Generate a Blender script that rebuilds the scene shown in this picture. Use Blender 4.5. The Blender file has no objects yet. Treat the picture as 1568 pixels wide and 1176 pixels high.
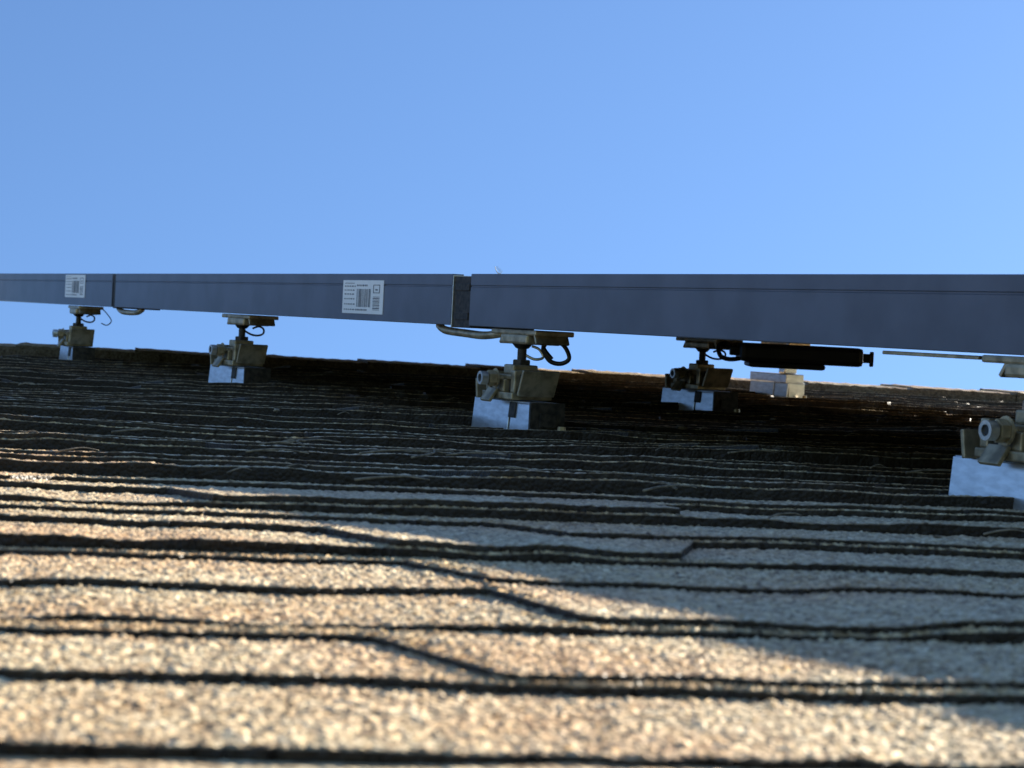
import bpy, bmesh, math, random
import numpy as np
from mathutils import Matrix, Vector
random.seed(7); rng=np.random.default_rng(11)
scene=bpy.context.scene
# ------------------------------------------------------------ frames
SLOPE=math.radians(22); TH=math.radians(9.9)
HC=4.6
MC=Matrix.Translation((0,0,HC))@Matrix.Rotation(SLOPE,4,'X')          # roof plane frame (x along courses, y upslope)
MP=MC@Matrix.Rotation(-TH,4,'Z')                                       # viewing plan frame
MA=MP@Matrix.Translation((-0.003,1.43,0))@Matrix.Rotation(math.atan2(-0.903,0.429),4,'Z')  # array frame
# ------------------------------------------------------------ materials
def newmat(name):
    m=bpy.data.materials.new(name); m.use_nodes=True
    nt=m.node_tree; b=nt.nodes['Principled BSDF']; return m,nt,b
def N(nt,t,**k):
    n=nt.nodes.new(t)
    for a,v in k.items(): setattr(n,a,v)
    return n
def simple(name,col,rough=.5,metal=0,nscale=60,namt=.25,bump=.15,bdist=.0005,col2=None,stretch=None):
    m,nt,b=newmat(name)
    tc=N(nt,'ShaderNodeTexCoord'); no=N(nt,'ShaderNodeTexNoise'); no.inputs['Scale'].default_value=nscale; no.inputs['Detail'].default_value=6
    if stretch:
        mp=N(nt,'ShaderNodeMapping'); mp.inputs['Scale'].default_value=stretch
        nt.links.new(tc.outputs['Object'],mp.inputs['Vector']); nt.links.new(mp.outputs['Vector'],no.inputs['Vector'])
    else: nt.links.new(tc.outputs['Object'],no.inputs['Vector'])
    r=N(nt,'ShaderNodeValToRGB'); c2=col2 or tuple(c*(1-namt*1.6) for c in col)
    r.color_ramp.elements[0].position=.35; r.color_ramp.elements[0].color=(*c2,1)
    r.color_ramp.elements[1].position=.62; r.color_ramp.elements[1].color=(*col,1)
    nt.links.new(no.outputs['Fac'],r.inputs['Fac']); nt.links.new(r.outputs['Color'],b.inputs['Base Color'])
    b.inputs['Roughness'].default_value=rough; b.inputs['Metallic'].default_value=metal
    bp=N(nt,'ShaderNodeBump'); bp.inputs['Strength'].default_value=bump; bp.inputs['Distance'].default_value=bdist
    nt.links.new(no.outputs['Fac'],bp.inputs['Height']); nt.links.new(bp.outputs['Normal'],b.inputs['Normal'])
    return m
def shingle_mat():
    m,nt,b=newmat('shingle_granules')
    tc=N(nt,'ShaderNodeTexCoord')
    v1=N(nt,'ShaderNodeTexVoronoi'); v1.inputs['Scale'].default_value=540
    v2=N(nt,'ShaderNodeTexNoise'); v2.inputs['Scale'].default_value=9; v2.inputs['Detail'].default_value=4
    v3=N(nt,'ShaderNodeTexNoise'); v3.inputs['Scale'].default_value=190; v3.inputs['Detail'].default_value=3
    for v in (v1,v2,v3): nt.links.new(tc.outputs['Object'],v.inputs['Vector'])
    r=N(nt,'ShaderNodeValToRGB'); cr=r.color_ramp
    cr.elements[0].position=.18; cr.elements[0].color=(.06,.036,.02,1)
    cr.elements[1].position=.92; cr.elements[1].color=(.86,.75,.54,1)
    for p,c in ((.32,(.28,.195,.105,1)),(.5,(.46,.345,.205,1)),(.7,(.63,.505,.32,1))):
        e=cr.elements.new(p); e.color=c
    sx=N(nt,'ShaderNodeSeparateColor'); nt.links.new(v1.outputs['Color'],sx.inputs['Color'])
    mm=N(nt,'ShaderNodeMath',operation='MULTIPLY_ADD'); mm.inputs[1].default_value=.5
    ms=N(nt,'ShaderNodeMath',operation='MULTIPLY'); ms.inputs[1].default_value=.55
    nt.links.new(v3.outputs['Fac'],ms.inputs[0]); nt.links.new(sx.outputs[0],mm.inputs[0]); nt.links.new(ms.outputs[0],mm.inputs[2])
    nt.links.new(mm.outputs[0],r.inputs['Fac'])
    r2=N(nt,'ShaderNodeValToRGB'); r2.color_ramp.elements[0].position=.36; r2.color_ramp.elements[0].color=(1.0,.85,.74,1)
    r2.color_ramp.elements[1].position=.56; r2.color_ramp.elements[1].color=(1,1,.97,1)
    nt.links.new(v2.outputs['Fac'],r2.inputs['Fac'])
    mx=N(nt,'ShaderNodeMix',data_type='RGBA',blend_type='MULTIPLY'); mx.inputs['Factor'].default_value=1
    nt.links.new(r.outputs['Color'],mx.inputs[6]); nt.links.new(r2.outputs['Color'],mx.inputs[7])
    at=N(nt,'ShaderNodeAttribute',attribute_name='asphalt')
    m2=N(nt,'ShaderNodeMix',data_type='RGBA'); nt.links.new(at.outputs['Fac'],m2.inputs['Factor'])
    nt.links.new(mx.outputs[2],m2.inputs[6]); m2.inputs[7].default_value=(.018,.013,.010,1)
    nt.links.new(m2.outputs[2],b.inputs['Base Color'])
    b.inputs['Roughness'].default_value=.55; b.inputs['Specular IOR Level'].default_value=.25
    bp=N(nt,'ShaderNodeBump'); bp.inputs['Strength'].default_value=.9; bp.inputs['Distance'].default_value=.0013
    ad=N(nt,'ShaderNodeMath',operation='MULTIPLY_ADD'); ad.inputs[1].default_value=-.5
    nt.links.new(v1.outputs['Distance'],ad.inputs[0]); nt.links.new(v3.outputs['Fac'],ad.inputs[2])
    nt.links.new(ad.outputs[0],bp.inputs['Height']); nt.links.new(bp.outputs['Normal'],b.inputs['Normal'])
    return m
M_SH=shingle_mat()
M_FRAME=simple('anodised_frame',(.122,.132,.172),.42,.25,30,.13,.04)
M_ALU=simple('mill_aluminium',(.76,.78,.82),.28,.85,90,.16,.14,stretch=(1,1,3))
M_GALV=simple('zinc_steel',(.52,.42,.27),.42,.7,120,.35,.3)
M_STEEL=simple('stainless_bolt',(.72,.70,.66),.3,.9,200,.2,.1)
M_BLACK=simple('black_plastic',(.016,.016,.018),.45,0,80,.2,.1)
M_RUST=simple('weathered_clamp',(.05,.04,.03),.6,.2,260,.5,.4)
M_LABEL=simple('label_paper',(.85,.86,.88),.55,0,60,.04,0)
M_INK=simple('label_ink',(.10,.11,.14),.6,0,60,.1,0)
M_BACK=simple('panel_backsheet',(.02,.02,.024),.5,0,30,.1,0)
M_TWIG=simple('dry_twig',(.26,.21,.15),.8,0,300,.4,.4)
M_PALE=simple('pale_debris',(.75,.72,.65),.7,0,300,.3,.3)
M_WALL=simple('painted_siding',(.62,.58,.5),.7,0,12,.1,.2,.002)
M_TRIM=simple('white_trim',(.8,.8,.78),.5,0,12,.05,.1)
M_GLASS=simple('window_glass',(.03,.04,.05),.08,0,4,.2,0)
M_GRASS=simple('lawn',(.07,.11,.035),.95,0,3,.4,.6,.05,(.045,.06,.025))
M_SOFF=simple('timber_soffit',(.35,.32,.27),.8,0,20,.2,.2)
def cellmat():
    m,nt,b=newmat('pv_cells')
    tc=N(nt,'ShaderNodeTexCoord'); br=N(nt,'ShaderNodeTexBrick'); br.offset=0
    br.inputs['Scale'].default_value=1; br.inputs['Brick Width'].default_value=.146; br.inputs['Row Height'].default_value=.134
    br.inputs['Mortar Size'].default_value=.0015
    br.inputs['Color1'].default_value=(.008,.012,.035,1); br.inputs['Color2'].default_value=(.01,.016,.045,1); br.inputs['Mortar'].default_value=(.3,.3,.32,1)
    nt.links.new(tc.outputs['Object'],br.inputs['Vector']); nt.links.new(br.outputs['Color'],b.inputs['Base Color'])
    b.inputs['Roughness'].default_value=.12; return m
M_CELL=cellmat()
# ------------------------------------------------------------ helpers
def link(o): scene.collection.objects.link(o); return o
def empty(name,mat):
    e=bpy.data.objects.new(name,None); e.empty_display_size=.05; link(e); e.matrix_world=mat; return e
def mk(name,verts,faces,mat,smooth=False):
    me=bpy.data.meshes.new(name); me.from_pydata([tuple(v) for v in verts],[],faces); me.update()
    me.materials.append(mat)
    if smooth:
        for p in me.polygons: p.use_smooth=True
    return me
def child(name,me,parent,loc=None):
    o=bpy.data.objects.new(name,me); link(o); o.parent=parent
    if loc is not None: o.matrix_local=loc
    return o
def bm_mesh(name,bm,mat,smooth=False):
    me=bpy.data.meshes.new(name); bm.to_mesh(me); bm.free(); me.materials.append(mat)
    if smooth:
        for p in me.polygons: p.use_smooth=True
    return me
def add_box(bm,lo,hi,bev=.0008,mat=None):
    c=[(a+b)/2 for a,b in zip(lo,hi)]; s=[b-a for a,b in zip(lo,hi)]
    T=Matrix.Translation(c)@Matrix.Diagonal((*s,1))
    if mat is not None: T=mat@T
    t=bmesh.new(); bmesh.ops.create_cube(t,size=1,matrix=T)
    if bev>0: bmesh.ops.bevel(t,geom=t.edges[:],offset=bev,segments=2,affect='EDGES',profile=.6)
    merge(bm,t)
def merge(bm,t):
    me=bpy.data.meshes.new('tmp'); t.to_mesh(me); t.free(); bm.from_mesh(me); bpy.data.meshes.remove(me)
def add_cyl(bm,p,q,r,seg=20,r2=None,bev=.0004):
    p=Vector(p);q=Vector(q);d=q-p
    T=Matrix.Translation((p+q)/2)@d.to_track_quat('Z','Y').to_matrix().to_4x4()
    t=bmesh.new(); bmesh.ops.create_cone(t,cap_ends=True,segments=seg,radius1=r,radius2=r if r2 is None else r2,depth=d.length,matrix=T)
    if bev>0:
        es=[e for e in t.edges if len(e.link_faces)==2 and any(len(f.verts)>4 for f in e.link_faces)]
        bmesh.ops.bevel(t,geom=es,offset=bev,segments=2,affect='EDGES')
    merge(bm,t)
def add_tube(bm,pts,r,seg=10,sub=8):
    P=[Vector(p) for p in pts]; path=[]
    for i in range(len(P)-1):
        a=P[max(i-1,0)];b=P[i];c=P[i+1];d=P[min(i+2,len(P)-1)]
        for k in range(sub):
            t=k/sub
            path.append(.5*((2*b)+(c-a)*t+(2*a-5*b+4*c-d)*t*t+(3*b-a-3*c+d)*t**3))
    path.append(P[-1]); prev=None; up=Vector((.13,.2,.97)).normalized()
    rings=[]
    for i,p in enumerate(path):
        t=(path[min(i+1,len(path)-1)]-path[max(i-1,0)]).normalized()
        n=(up-t*up.dot(t)).normalized(); up=n; bnm=t.cross(n)
        rr=r(i/(len(path)-1)) if callable(r) else r
        rings.append([bm.verts.new(p+n*math.cos(2*math.pi*j/seg)*rr+bnm*math.sin(2*math.pi*j/seg)*rr) for j in range(seg)])
    for a,b in zip(rings,rings[1:]):
        for j in range(seg): bm.faces.new((a[j],a[(j+1)%seg],b[(j+1)%seg],b[j]))
    bm.faces.new(rings[0][::-1]); bm.faces.new(rings[-1])
# ------------------------------------------------------------ ROOF
house=empty('shingled_house',Matrix.Translation((0,0,0)))
def vn(u,scale,seed):
    r=np.random.default_rng(seed); x=u/scale+1000.37*((seed%7)+1)/7
    i=np.floor(x).astype(int); f=x-i; f=f*f*(3-2*f)
    tab=r.uniform(-1,1,4096); return tab[i%4096]*(1-f)+tab[(i+1)%4096]*f
E=.143; V0=.325; VR=2.85
def ugrid(D):
    if D<.2: return np.arange(-5,5.001,.04)
    uc=D*.172; half=.27*D+.12; du=max(.0009,.0022*D)
    mid=np.arange(uc-half,uc+half,du)
    out=[];x=mid[-1];s=du
    while x<5: s=min(s*1.06,.05); x+=s; out.append(x)
    inn=[];x=mid[0];s=du
    while x>-5: s=min(s*1.06,.05); x-=s; inn.append(x)
    return np.concatenate([np.array(inn[::-1]),mid,np.array(out)])
def levels(u,seed,vals,wid,fixed=None):
    r=random.Random(seed); xs=[];ys=[];x=-5.2;cur=0
    while x<5.2:
        w=r.uniform(*wid); v=vals[cur%len(vals)]; v=v+r.uniform(-.08,.08) if v>.1 else v
        xs+= [x,x+w]; ys+=[v,v]; x+=w+r.uniform(.008,.022); cur+=1
    xs=np.array(xs);ys=np.array(ys)
    if fixed:
        lo,hi=fixed[0][0],fixed[-1][0]
        keep=(xs<lo-.02)|(xs>hi+.02); a=keep&(xs<lo); b=keep&(xs>hi)
        xs=np.concatenate([xs[a],[f[0] for f in fixed],xs[b]]); ys=np.concatenate([ys[a],[f[1] for f in fixed],ys[b]])
    return np.interp(u,xs,ys)
verts=[];faces=[];asph=[];smo=[];base=0
for k in range(-6,18):
    vk=V0+E*k; D=max(vk,.0); u=ugrid(D); nu=len(u)
    vend=min(vk+E,VR-.004); 
    e=vk+.0016*vn(u,.011,100+k)+.0028*vn(u,.17,200+k)+.0018*vn(u,.035,300+k)
    white=.00035 if D<.7 else .00015
    e=e+rng.normal(0,white,nu)
    fx1=fx2=None
    if k==0: fx1=[(-.4,.5),(.5,.5)]; fx2=[(-.4,.90),(.053,.89),(.071,.54),(.5,.52)]
    if k==1: fx1=[(-.35,.42),(.090,.45),(.101,.03),(.24,.03),(.25,.45),(.4,.45)]; fx2=[(-.35,.92),(.077,.92),(.093,.57),(.42,.55)]
    if k==2: fx1=[(-.1,.5),(.06,.5),(.075,.03),(.16,.03),(.18,.48),(.5,.48)]; fx2=[(-.2,.8),(.12,.82),(.14,.5),(.6,.5)]
    g1=levels(u,500+k,[.5,0.0],(.07,.24),fx1); g2=levels(u,700+k,[.52,.6,.85],(.06,.3),fx2)
    g1=np.maximum(g1,.006); g2=np.maximum(g2,g1+.006)
    wob=.0020*vn(u,.014,800+k)+.004*vn(u,.07,850+k)
    l1=np.minimum(vk+E*g1+wob+rng.normal(0,white,nu),vend-.004); l1=np.maximum(l1,e+.001)
    l2=np.minimum(vk+E*g2+wob*.8+.0022*vn(u,.02,870+k)+rng.normal(0,white,nu),vend-.002); l2=np.maximum(l2,l1+.0008)
    ve=np.full(nu,vend+.008)
    dv=min(max(.0011,.0030*max(D,.1)**1.3),.02) if D>.2 else .03
    warp=.0009*vn(u,.06,900+k)+.0006*vn(u,.02,950+k)+.0013*vn(u,.3,970+k)
    q=min(max((D-.45)/.4,0),1)
    T0=.0060+.0046*q+.0010*min(max((D-1.5)/.5,0),1); L1=.0019+.0010*q; L2=.0014+.0008*q
    gran=.00028 if D<1.2 else .0002
    rows=[];sm=[]
    def zb(v): return T0*(1-(v-vk)/E)-T0+.0006+warp*(1.15-(v-vk)/E)
    def add(v,z,a,s=True): rows.append((v,z,a)); sm.append(s)
    add(e-.0004,zb(e)-.0135,1.0,False); add(e,zb(e)-.0004,.985)
    def tread(a,b,h,zadd):
        n=max(2,int(h/dv))
        for i in range(n+1):
            t=i/n; v=a+(b-a)*t
            add(v,zb(v)+zadd+rng.normal(0,gran,nu)*(1 if 0<i else .6),0.0 if i>0 else .3)
    tread(e+.0005,l1-.0003,E*.45,0)
    add(l1-.0002,zb(l1)-.0002,.99,False); add(l1,zb(l1)+L1-.0003,.96)
    tread(l1+.0004,l2-.0003,E*.3,L1)
    add(l2-.0002,zb(l2)+L1-.0002,.99,False); add(l2,zb(l2)+L1+L2-.0003,.96)
    tread(l2+.0004,ve,E*.5,L1+L2)
    nr=len(rows)
    V=np.zeros((nr,nu,3)); A=np.zeros((nr,nu))
    for i,(v,z,a) in enumerate(rows): V[i,:,0]=u; V[i,:,1]=v; V[i,:,2]=z; A[i]=a
    verts.append(V.reshape(-1,3)); asph.append(A.reshape(-1))
    idx=np.arange(nr*nu).reshape(nr,nu)+base
    F=np.stack([idx[:-1,:-1],idx[:-1,1:],idx[1:,1:],idx[1:,:-1]],-1).reshape(-1,4)
    smo.append(np.repeat(np.array(sm[:-1],dtype=bool),nu-1))
    faces.append(F); base+=nr*nu
Vv=np.concatenate(verts);Ff=np.concatenate(faces);Aa=np.concatenate(asph);Ss=np.concatenate(smo)
me=bpy.data.meshes.new('shingle_courses')
me.vertices.add(len(Vv)); me.vertices.foreach_set('co',Vv.ravel().astype(np.float32))
me.loops.add(Ff.size); me.loops.foreach_set('vertex_index',Ff.ravel().astype(np.int32))
me.polygons.add(len(Ff)); me.polygons.foreach_set('loop_start',np.arange(0,Ff.size,4,dtype=np.int32))
me.update(calc_edges=True)
at=me.attributes.new('asphalt','FLOAT','POINT'); at.data.foreach_set('value',Aa.astype(np.float32))
me.materials.append(M_SH)
me.polygons.foreach_set('use_smooth',Ss)
child('shingle_courses',me,house,MC)
# ridge cap
c44,s44=math.cos(2*SLOPE),math.sin(2*SLOPE)
vs=[];fs=[];av=[]
i=0;u0=-5.0
while u0<5:
    jit=random.uniform(-.003,.003); w=E+.03; lift=.003
    prof=[(-.128+jit,-.012,.88),(-.127+jit,.0078,.80),(-.120+jit,.0086,.1),(-.08,.0086,.2),(-.04,.0086,.2),(-.012,.0087,.1),(0,.0088,0),(.012*c44,.0086-.012*s44,0),(.05*c44,.007-.05*s44,0),(.128*c44,.004-.128*s44,0)]
    us=np.linspace(u0,u0+w,26); b0=len(vs)
    for (pv,pz,a) in prof:
        for j,uu in enumerate(us):
            t=(uu-u0)/w
            vs.append((uu,VR+pv+random.gauss(0,.0003),pz+lift*(1-t)+random.gauss(0,.0004))); av.append(a if j>0 else max(a,.5))
    n=26
    for r in range(len(prof)-1):
        for j in range(n-1): fs.append((b0+r*n+j,b0+r*n+j+1,b0+(r+1)*n+j+1,b0+(r+1)*n+j))
    e0=len(vs)
    for (pv,pz,a) in prof: vs.append((u0,VR+pv,pz-.004)); av.append(1)
    for r in range(len(prof)-1): fs.append((e0+r,b0+r*n,b0+(r+1)*n,e0+r+1))
    u0+=E
rc=mk('ridge_cap',vs,fs,M_SH,False); a=rc.attributes.new('asphalt','FLOAT','POINT'); a.data.foreach_set('value',np.array(av,dtype=np.float32))
child('ridge_cap',rc,house,MC)
vs=[];fs=[]
Lb=3.6
k=0
while k*E<Lb:
    t0=k*E;t1=t0+E
    b0=len(vs)
    for (t,z) in ((t0,-.004),(t1,.002),(t1+.0003,-.006)):
        for uu in (-5,5): vs.append((uu,VR+t*c44+z*s44,-t*s44+z*c44))
    fs+=[(b0,b0+1,b0+3,b0+2),(b0+2,b0+3,b0+5,b0+4)]; k+=1
bs=mk('back_slope_shingles',vs,fs,M_SH); a=bs.attributes.new('asphalt','FLOAT','POINT'); a.data.foreach_set('value',np.zeros(len(vs),dtype=np.float32))
child('back_slope_shingles',bs,house,MC)
bm=bmesh.new(); VE=V0-6*E
add_box(bm,(-4.98,VE+.02,-.045),(4.98,VR-.01,-.022),0); child('roof_deck',bm_mesh('roof_deck',bm,M_SOFF),house,MC)
bm=bmesh.new(); add_box(bm,(-4.98,VE-.0,-.19),(4.98,VE+.018,-.021),.002); child('eave_fascia',bm_mesh('eave_fascia',bm,M_TRIM),house,MC)
ridge=MC@Vector((0,VR,0)); eave=MC@Vector((0,VE,0))
run=ridge.y-eave.y; y0=eave.y+.4; y1=ridge.y+run-.4
zt=lambda y: (ridge.z-abs(y-ridge.y)*math.tan(SLOPE))-.06
pr=[(y0,0),(y0,zt(y0)),(ridge.y,zt(ridge.y)),(y1,zt(y1)),(y1,0)]
vs=[(-4.6,y,z) for y,z in pr]+[(4.6,y,z) for y,z in pr]
fs=[(0,1,2,3,4),(9,8,7,6,5)]+[(i,i+5,(i+1)%5+5,(i+1)%5) for i in (0,3)]
child('walls',mk('walls',vs,fs,M_WALL),house)
bmf=bmesh.new();bmg=bmesh.new()
for cx in (-3,-1,2.6):
    add_box(bmf,(cx-.55,y0-.05,1.0),(cx+.55,y0+.02,2.3),.005); add_box(bmg,(cx-.47,y0-.065,1.08),(cx-.03,y0-.045,2.22),0); add_box(bmg,(cx+.03,y0-.065,1.08),(cx+.47,y0-.045,2.22),0)
add_box(bmf,(.3,y0-.05,.02),(1.3,y0+.02,2.15),.005)
child('window_frames',bm_mesh('window_frames',bmf,M_TRIM),house); child('window_panes',bm_mesh('window_panes',bmg,M_GLASS),house)
bm=bmesh.new(); add_box(bm,(.38,y0-.075,.03),(1.22,y0-.045,2.07),.004); add_cyl(bm,(1.12,y0-.12,1.0),(1.12,y0-.07,1.0),.03); child('front_door',bm_mesh('front_door',bm,M_RUST),house)
g=mk('ground',[(-600,-600,0),(600,-600,0),(600,600,0),(-600,600,0)],[(0,1,2,3)],M_GRASS); link(bpy.data.objects.new('ground',g))
# ------------------------------------------------------------ SOLAR PANELS
ZB=.0630; FH=.0355; W=.82; L=.8825
def prof_sweep(bm,prof,p0,p1,inward):
    p0=Vector(p0);p1=Vector(p1);inn=Vector(inward)
    A=[bm.verts.new(p0+inn*a+Vector((0,0,z))) for a,z in prof]; B=[bm.verts.new(p1+inn*a+Vector((0,0,z))) for a,z in prof]
    n=len(prof)
    for i in range(n): bm.faces.new((A[i],A[(i+1)%n],B[(i+1)%n],B[i]))
    bm.faces.new(A[::-1]); bm.faces.new(B)
prof=[(0.0004,0),(0,.0005),(0,.0262),(.0007,.0266),(.0007,.0274),(0,.0278),(0,.0350),(.0006,.0355),(.0085,.0355),(.0085,.031),(.002,.031),(.002,.0016),(.024,.0016),(.024,0)]
def panel_meshes():
    bm=bmesh.new()
    prof_sweep(bm,prof,(0,0,0),(L,0,0),(0,1,0)); prof_sweep(bm,prof,(L,W,0),(0,W,0),(0,-1,0))
    prof_sweep(bm,prof,(0.0003,W-.0245,0),(0.0003,.0245,0),(1,0,0)); prof_sweep(bm,prof,(L-.0003,.0245,0),(L-.0003,W-.0245,0),(-1,0,0))
    bmesh.ops.recalc_face_normals(bm,faces=bm.faces[:])
    fr=bm_mesh('frame',bm,M_FRAME)
    bm=bmesh.new(); add_box(bm,(.009,.009,.0312),(L-.009,W-.009,.0348),0); ce=bm_mesh('cell_glass',bm,M_CELL)
    bm=bmesh.new(); add_box(bm,(.003,.003,.0295),(L-.003,W-.003,.0308),0); bk=bm_mesh('backsheet',bm,M_BACK)
    return fr,ce,bk
FR,CE,BK=panel_meshes()
def label(parent,a0,a1,z0,z1,seed):
    r=random.Random(seed); w=a1-a0;h=z1-z0
    bm=bmesh.new(); add_box(bm,(a0,-.0005,z0),(a1,-.0001,z1),.0001); child('label_paper',bm_mesh('label_paper',bm,M_LABEL),parent)
    bm=bmesh.new()
    def q(x0,x1,y0,y1): 
        vs=[bm.verts.new((a0+w*x,-.00065,z0+h*y)) for x,y in ((x0,y0),(x1,y0),(x1,y1),(x0,y1))]; bm.faces.new(vs)
    x=.36
    while x<.70:
        b=r.choice([.008,.008,.014,.022]); q(x,x+b,.2,.74); x+=b+r.choice([.01,.014,.02])
    for yy in (.1,.26,.42,.56,.68,.8):
        x=.05
        while x<.30: b=r.uniform(.02,.05); q(x,x+b,yy,yy+.035); x+=b+.022
    x=.36
    while x<.62: b=r.uniform(.015,.04); q(x,x+b,.82,.87); x+=b+.014
    q(.05,.30,.9,.915); x=.34
    while x<.6: b=r.uniform(.015,.03); q(x,x+b,.09,.14); x+=b+.014
    y=.12
    while y<.5: b=r.choice([.015,.03]); q(.76,.92,y,y+b); y+=b+.025
    for (xa,xb,ya,yb) in ((.76,.92,.62,.64),(.76,.775,.62,.86),(.905,.92,.62,.86),(.76,.92,.85,.87),(.81,.87,.70,.74)): q(xa,xb,ya,yb)
    child('label_print',bm_mesh('label_print',bm,M_INK),parent)
for a0,lab in ((-.98,(.673,.757,.0050,.0305)),(-.066,None),(-1.8760,(.680,.769,.0085,.0340)),(.8305,None)):
    p=empty('solar_panel',MA@Matrix.Translation((a0,0,ZB)))
    child('frame',FR,p); child('cell_glass',CE,p); child('backsheet',BK,p)
    if lab: label(p,*lab,seed=int(abs(a0)*100))
def midclamp(a0,a1,wide):
    p=empty('panel_clamp',MA@Matrix.Translation(((a0+a1)/2,0,ZB))); h=(a1-a0)/2
    bm=bmesh.new(); add_box(bm,(-h+.0015,.0012,-.0012),(h-.0008,.05,.0338),.0004)
    if wide:
        add_box(bm,(-h+.004,.0004,.004),(h-.004,.002,.009),.0003); add_box(bm,(-h+.004,.0004,.024),(h-.003,.002,.029),.0003)
    child('clamp_body',bm_mesh('clamp_body',bm,M_RUST),p)
    if wide:
        bm=bmesh.new(); add_box(bm,(-h+.0003,.0002,-.0015),(-h+.0014,.04,.0345),.0002); child('clamp_edge_plate',bm_mesh('clamp_edge_plate',bm,M_STEEL),p)
    bm=bmesh.new(); add_cyl(bm,(0,.03,.031),(0,.03,.0352),.005,6); child('clamp_bolt',bm_mesh('clamp_bolt',bm,M_STEEL),p)
    bm=bmesh.new()
    Lh=.035
    pts=[(-h-Lh-.002,.008,-.0005),(-h-Lh+.012,.007,-.0038),(-h*.2,.007,-.0052),(.03,.006,-.0058),(.055,.008,-.0035)]
    if not wide: pts=[(-.006,.008,-.001),(.02,.006,-.0045),(.07,.006,-.0045),(.085,.008,-.001)]
    add_tube(bm,pts,.0028,10); 
    child('spring_tongue',bm_mesh('spring_tongue',bm,M_GALV,True),p)
midclamp(-.0975,-.066,True); midclamp(-.993,-.98,False); midclamp(.8170,.8300,False)
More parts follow.
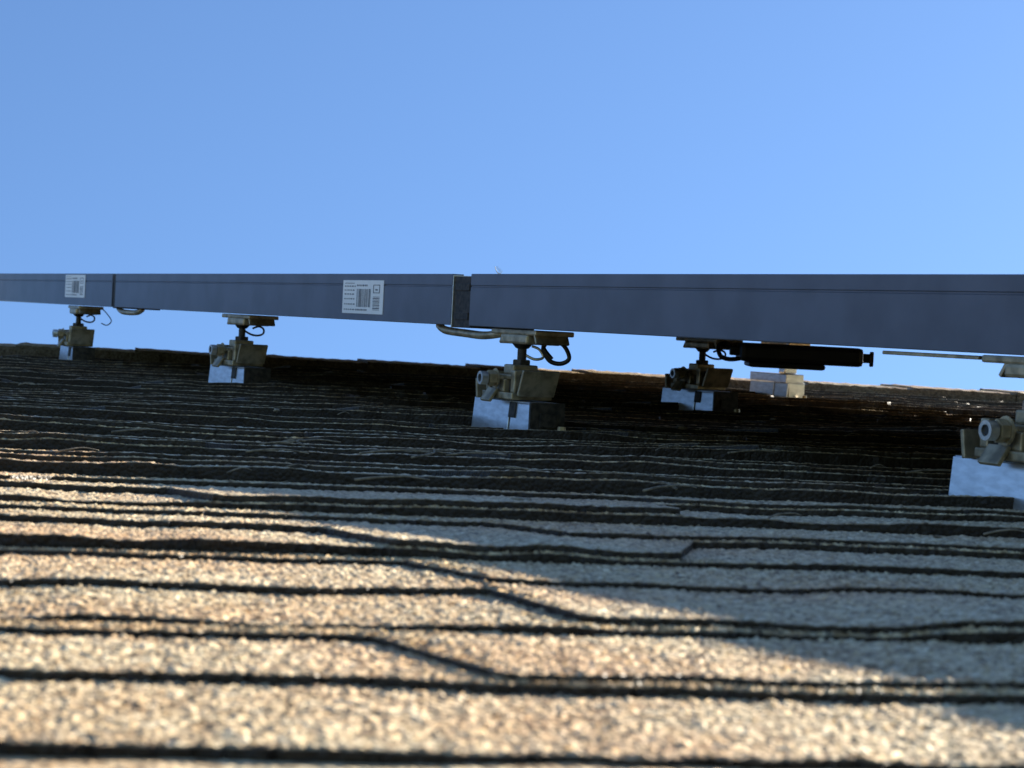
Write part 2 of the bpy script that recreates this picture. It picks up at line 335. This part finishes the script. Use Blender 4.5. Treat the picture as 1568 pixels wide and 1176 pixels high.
# ------------------------------------------------------------ ROOF MOUNTS
def mount_meshes():
    out=[]
    bm=bmesh.new()   # base channel, front plate leaning back slightly
    add_box(bm,(-.0445,-.0085,-.012),(.043,.0118,.0150),.0004)
    R=Matrix.Translation((0,-.0120,-.012))@Matrix.Rotation(math.radians(-5),4,'X')
    add_box(bm,(-.044,-.0012,0),(.012,.0010,.0280),.0004,R)
    add_box(bm,(.0135,-.0006,0),(.043,.0012,.0272),.0004,R)
    add_box(bm,(-.0440,-.0095,.0152),(.043,.0118,.0164),.0003)
    out.append(('base_channel',bm_mesh('base_channel',bm,M_ALU)))
    bm=bmesh.new()
    add_box(bm,(.0432,-.0124,-.012),(.0455,.0122,.0166),.0003); add_box(bm,(.0450,-.006,.001),(.0468,.006,.010),.0004)
    add_box(bm,(.0115,-.0016,.0175),(.021,-.0006,.0275),.0004,R)
    out.append(('channel_end_cap',bm_mesh('channel_end_cap',bm,M_RUST)))
    bm=bmesh.new()   # flashing on the roof
    add_box(bm,(-.062,-.004,-.0045),(.062,.10,-.0025),.0004); 
    out.append(('flashing',bm_mesh('flashing',bm,M_RUST)))
    bm=bmesh.new(); add_cyl(bm,(.054,.006,-.004),(.054,.006,.0022),.0028,8)
    out.append(('flashing_screw',bm_mesh('flashing_screw',bm,M_GALV)))
    bm=bmesh.new()   # clamp body
    add_box(bm,(-.024,-.015,.0170),(.022,.014,.0215),.0008)
    add_box(bm,(-.024,-.0125,.0212),(-.018,.0125,.0345),.001); add_box(bm,(.014,-.0125,.0212),(.020,.0125,.036),.001)
    add_box(bm,(-.010,-.0135,.0212),(.006,.0135,.0300),.001)
    add_box(bm,(-.016,-.0115,.0300),(.014,.0115,.0330),.0008)
    add_box(bm,(-.005,-.009,.0330),(.010,.009,.0395),.0012)
    R=Matrix.Translation((.026,0,.020))@Matrix.Rotation(math.radians(24),4,'Y'); add_box(bm,(-.0012,-.013,0),(.0012,.013,.018),.0005,R)
    R=Matrix.Translation((-.030,-.004,.016))@Matrix.Rotation(math.radians(-10),4,'Y'); add_box(bm,(-.0012,-.012,0),(.0012,.010,.013),.0005,R)
    R=Matrix.Translation((-.004,-.0155,.0215))@Matrix.Rotation(math.radians(-35),4,'X'); add_box(bm,(-.010,-.0012,-.008),(.004,.0010,.002),.0005,R)
    out.append(('clamp_body',bm_mesh('clamp_body',bm,M_GALV)))
    bm=bmesh.new()   # dark blocks painting shade into the jaw recesses, plus side nut
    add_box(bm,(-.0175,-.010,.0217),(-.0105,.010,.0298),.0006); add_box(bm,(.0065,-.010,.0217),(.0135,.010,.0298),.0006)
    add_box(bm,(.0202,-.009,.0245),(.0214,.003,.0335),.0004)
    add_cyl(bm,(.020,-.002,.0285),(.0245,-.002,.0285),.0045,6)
    out.append(('jaw_shade_and_nut',bm_mesh('jaw_shade_and_nut',bm,M_RUST)))
    bm=bmesh.new()   # side bolt
    add_cyl(bm,(-.002,-.026,.0300),(-.002,.018,.0300),.0026,16); add_cyl(bm,(-.002,-.0215,.0300),(-.002,-.0165,.0300),.0052,6); add_cyl(bm,(-.002,-.0165,.0300),(-.002,-.0155,.0300),.0066,20)
    out.append(('side_bolt',bm_mesh('side_bolt',bm,M_GALV)))
    bm=bmesh.new(); add_cyl(bm,(-.002,-.0262,.0300),(-.002,-.0258,.0300),.0024,16,bev=0); out.append(('bolt_socket',bm_mesh('bolt_socket',bm,M_BLACK)))
    bm=bmesh.new()   # socket ring
    t=bmesh.new()
    n=20
    for rr,yy in ((.0026,-.0272),(.0044,-.0272),(.0044,-.0225),(.0026,-.0225)): 
        for j in range(n): t.verts.new((-.002+rr*math.cos(2*math.pi*j/n),yy,.0300+rr*math.sin(2*math.pi*j/n)))
    t.verts.ensure_lookup_table()
    for q in range(4):
        for j in range(n): t.faces.new((t.verts[q*n+j],t.verts[q*n+(j+1)%n],t.verts[((q+1)%4)*n+(j+1)%n],t.verts[((q+1)%4)*n+j]))
    bmesh.ops.recalc_face_normals(t,faces=t.faces[:]); merge(bm,t)
    out.append(('socket_ring',bm_mesh('socket_ring',bm,M_STEEL)))
    bm=bmesh.new()   # upright
    add_cyl(bm,(.003,0,.0390),(.003,0,.0555),.0030,16); add_cyl(bm,(.003,0,.0392),(.003,0,.0428),.0062,6); add_cyl(bm,(.003,0,.0500),(.003,0,.0540),.0040,16,.0075)
    out.append(('upright_stud',bm_mesh('upright_stud',bm,M_RUST)))
    bm=bmesh.new()   # panel foot plate
    add_box(bm,(-.034,-.006,.0590),(.034,.022,.0624),.0010); add_box(bm,(-.016,-.0075,.0530),(.024,.018,.0592),.0016); add_cyl(bm,(-.022,.004,.0555),(-.022,.004,.0594),.0045,14)
    R=Matrix.Translation((.030,.005,.0590))@Matrix.Rotation(math.radians(-30),4,'Y'); add_box(bm,(-.001,-.010,-.006),(.001,.014,.003),.0004,R)
    R=Matrix.Translation((-.018,.005,.0590))@Matrix.Rotation(math.radians(35),4,'Y'); add_box(bm,(-.001,-.010,-.007),(.001,.014,.003),.0004,R)
    out.append(('panel_seat',bm_mesh('panel_seat',bm,M_GALV)))
    bm=bmesh.new()   # wire clip loop
    add_tube(bm,[(.004,.002,.0480),(.008,.007,.0450),(.012,.012,.0445),(.016,.015,.0465),(.016,.015,.0505),(.012,.012,.0525),(.008,.008,.0505)],.0009,8)
    out.append(('wire_clip',bm_mesh('wire_clip',bm,M_RUST,True)))
    return out
MM=mount_meshes()
def mount(a,e,rot=0,skip=()):
    p=empty('roof_mount_bracket',MA@Matrix.Translation((a,e,0))@Matrix.Rotation(math.radians(rot),4,'Z'))
    for n,m in MM:
        if n not in skip: child(n,m,p)
    return p
pc=mount(0,.008,0,('wire_clip',)); mount(-.579,.008,3); mount(-1.156,.006,-4); mount(.530,.006,1)
mount(-.395,.375,2)
pb=mount(-.875,.760,-3,('side_bolt','socket_ring','bolt_socket','clamp_body','jaw_shade_and_nut','wire_clip','channel_end_cap'))
bm=bmesh.new(); add_box(bm,(-.044,-.0125,.0150),(.042,.011,.0255),.001); add_box(bm,(.024,-.013,.0255),(.038,.004,.037),.002); add_cyl(bm,(.030,-.004,.037),(.030,-.004,.060),.003)
child('riser_block',bm_mesh('riser_block',bm,M_ALU),pb)
mount(.14,.40,0); mount(.65,.40,0); mount(.05,.78,0); mount(-.42,.80,0); mount(1.08,.01,0); mount(1.2,.4,0)
# heavier cable clip on the middle bracket
bm=bmesh.new(); add_tube(bm,[(.012,.012,.0535),(.010,.012,.0500),(.012,.016,.0430),(.016,.022,.0415),(.020,.026,.0450),(.018,.024,.0520),(.015,.020,.0555),(.011,.014,.0550),(.0102,.012,.0510),(.013,.017,.0440)],.0015,8)
child('cable_clip',bm_mesh('cable_clip',bm,M_BLACK,True),pc)
bm=bmesh.new(); add_tube(bm,[(.004,.002,.0460),(.008,.007,.0435),(.010,.012,.0450),(.008,.010,.0500),(.005,.006,.0520)],.0009,8)
child('wire_clip',bm_mesh('wire_clip',bm,M_STEEL,True),pc)
# micro-inverter
p=empty('microinverter',MA@Matrix.Translation((-.317,.427,0)))
bm=bmesh.new()
R=Matrix.Rotation(math.radians(62),4,'Z')
add_box(bm,(-.052,-.04,.0445),(.052,.04,.0605),.004,R); add_box(bm,(-.045,-.045,.0400),(.020,.03,.0450),.003,R)
add_box(bm,(.05,-.012,.048),(.062,.0,.056),.0015,R); add_box(bm,(.061,-.010,.0450),(.064,-.002,.0580),.001,R)
add_box(bm,(-.060,-.016,.049),(-.050,-.004,.057),.0015,R)
child('housing',bm_mesh('housing',bm,M_BLACK),p)
bm=bmesh.new()
add_tube(bm,[tuple(R@Vector(q)) for q in ((-.056,-.01,.053),(-.064,-.012,.0585),(-.070,-.016,.056),(-.068,-.02,.048),(-.060,-.02,.0455),(-.050,-.02,.047))],.0020,8)
child('cable',bm_mesh('cable',bm,M_BLACK,True),p)
p=empty('panel_cable',MA@Matrix.Translation((-1.156,0,0)))
bm=bmesh.new(); add_tube(bm,[(.01,.03,.061),(.014,.036,.054),(.016,.04,.047),(.013,.036,.042),(.010,.030,.044)],.0006,8)
child('wire',bm_mesh('wire',bm,M_RUST,True),p)
p=empty('earthing_strip',MA@Matrix.Translation((.40,0,ZB)))
bm=bmesh.new(); add_box(bm,(.013,.004,-.0030),(.088,.012,-.0012),.0004); child('strip',bm_mesh('strip',bm,M_GALV),p)
p=empty('feather',MA@Matrix.Translation((-.03,.002,ZB+FH)))
bm=bmesh.new()
add_tube(bm,[(.006,0,.0),(.001,0,.0012),(-.003,0,.0050)],lambda t:.0005*(1-.6*t),6)
for i in range(9):
    t=i/9; x=.006-.009*t; z=.0003+.0045*t
    v=[bm.verts.new(q) for q in ((x,0,z),(x+.0009,0.0003,z+.0002),(x+.0024-.001*t,.001,z+.0020*(1-.4*t)))]; bm.faces.new(v)
child('barbs',bm_mesh('barbs',bm,M_PALE),p)
# ------------------------------------------------------------ debris
bm=bmesh.new()
def tw(x,y,ang,ln,r=.0006,z=.001):
    dx,dy=math.cos(ang),math.sin(ang); b=random.uniform(-.1,.1)*ln
    add_tube(bm,[(x,y,z),(x+dx*ln*.35-dy*b,y+dy*ln*.35+dx*b,z+.0015),(x+dx*ln*.7+dy*b,y+dy*ln*.7,z+.002),(x+dx*ln,y+dy*ln,z+.001)],lambda t:r*(1-.5*t),6,5)
for q in ((-.115,1.08,.5,.035),(-.10,1.07,1.9,.02),(-.07,1.03,.45,.045),(-.045,1.02,1.2,.05),(-.03,1.05,.15,.03),(.055,.88,.7,.03),(.07,.9,2.2,.015),(-.12,1.0,-.2,.03),(.12,1.2,.3,.03),(.02,.95,2.8,.03),(-.06,.86,.2,.03),(.2,1.1,.1,.03),(-.2,1.1,.4,.03)): tw(*q)
for i in range(28):
    y=random.uniform(.7,2.2); x=random.uniform(-.24,.24)*y; tw(x,y,random.uniform(-.4,.9),random.uniform(.006,.02),.0004,0)
dt=empty('roof_debris',MP); child('twigs',bm_mesh('twigs',bm,M_TWIG,True),dt)
bm=bmesh.new()
pp=[(-.155,1.45),(.005,.80),(.118,1.5),(.21,1.75),(.29,1.36)]
for i in range(10):
    y=random.uniform(.7,2.3); pp.append((random.uniform(-.24,.24)*y,y))
for i,(x,y) in enumerate(pp):
    t=bmesh.new(); s=random.uniform(.0010,.0016)*(1.4 if i<5 else .5)
    bmesh.ops.create_icosphere(t,subdivisions=2,radius=1,matrix=Matrix.Translation((x,y,.0008))@Matrix.Rotation(random.uniform(0,3),4,'Z')@Matrix.Diagonal((s*2.2,s,s*.6,1)))
    for v in t.verts: v.co+=Vector([random.gauss(0,s*.15) for _ in range(3)])
    merge(bm,t)
child('seed_husks',bm_mesh('seed_husks',bm,M_TWIG,True),dt)
# ------------------------------------------------------------ light
el=math.radians(14.4)
sP=Vector((.70*math.cos(el),.714*math.cos(el),math.sin(el))).normalized()
sW=(MP.to_3x3()@sP).normalized()
sun=bpy.data.lights.new('sun','SUN'); sun.energy=19; sun.angle=math.radians(.5); sun.color=(1,.93,.80)
so=link(bpy.data.objects.new('sun',sun)); so.rotation_euler=sW.to_track_quat('Z','Y').to_euler(); so.location=(0,0,20)
w=bpy.data.worlds.new('World'); scene.world=w; w.use_nodes=True; nt=w.node_tree
sk=nt.nodes.new('ShaderNodeTexSky'); sk.sky_type='NISHITA'; sk.sun_disc=False
sk.sun_elevation=math.asin(sW.z); sk.sun_rotation=math.atan2(sW.x,sW.y)
sk.air_density=1.0; sk.dust_density=.25; sk.ozone_density=2.8
tint=nt.nodes.new('ShaderNodeMix'); tint.data_type='RGBA'; tint.blend_type='MULTIPLY'; tint.inputs['Factor'].default_value=1
tint.inputs[7].default_value=(.98,1.16,1.38,1); nt.links.new(sk.outputs['Color'],tint.inputs[6])
bg=nt.nodes['Background']; bg.inputs['Strength'].default_value=.143; nt.links.new(tint.outputs[2],bg.inputs['Color'])
scene.view_settings.view_transform='Standard'; scene.view_settings.look='None'; scene.view_settings.exposure=0
# ------------------------------------------------------------ camera
n=Vector((.051,1,.0265)).normalized(); fw=Vector((0,0,-1)); yP=(fw-n*fw.dot(n)).normalized(); xP=yP.cross(n)
Rc=Matrix((xP,yP,n)).to_4x4()
cam=bpy.data.cameras.new('camera'); co=link(bpy.data.objects.new('camera',cam)); scene.camera=co
co.matrix_world=MP@Matrix.Translation((0,0,.0645))@Rc
cam.lens=77; cam.sensor_width=36; cam.clip_start=.01; cam.clip_end=3000
cam.dof.use_dof=True; cam.dof.focus_distance=1.3; cam.dof.aperture_fstop=46
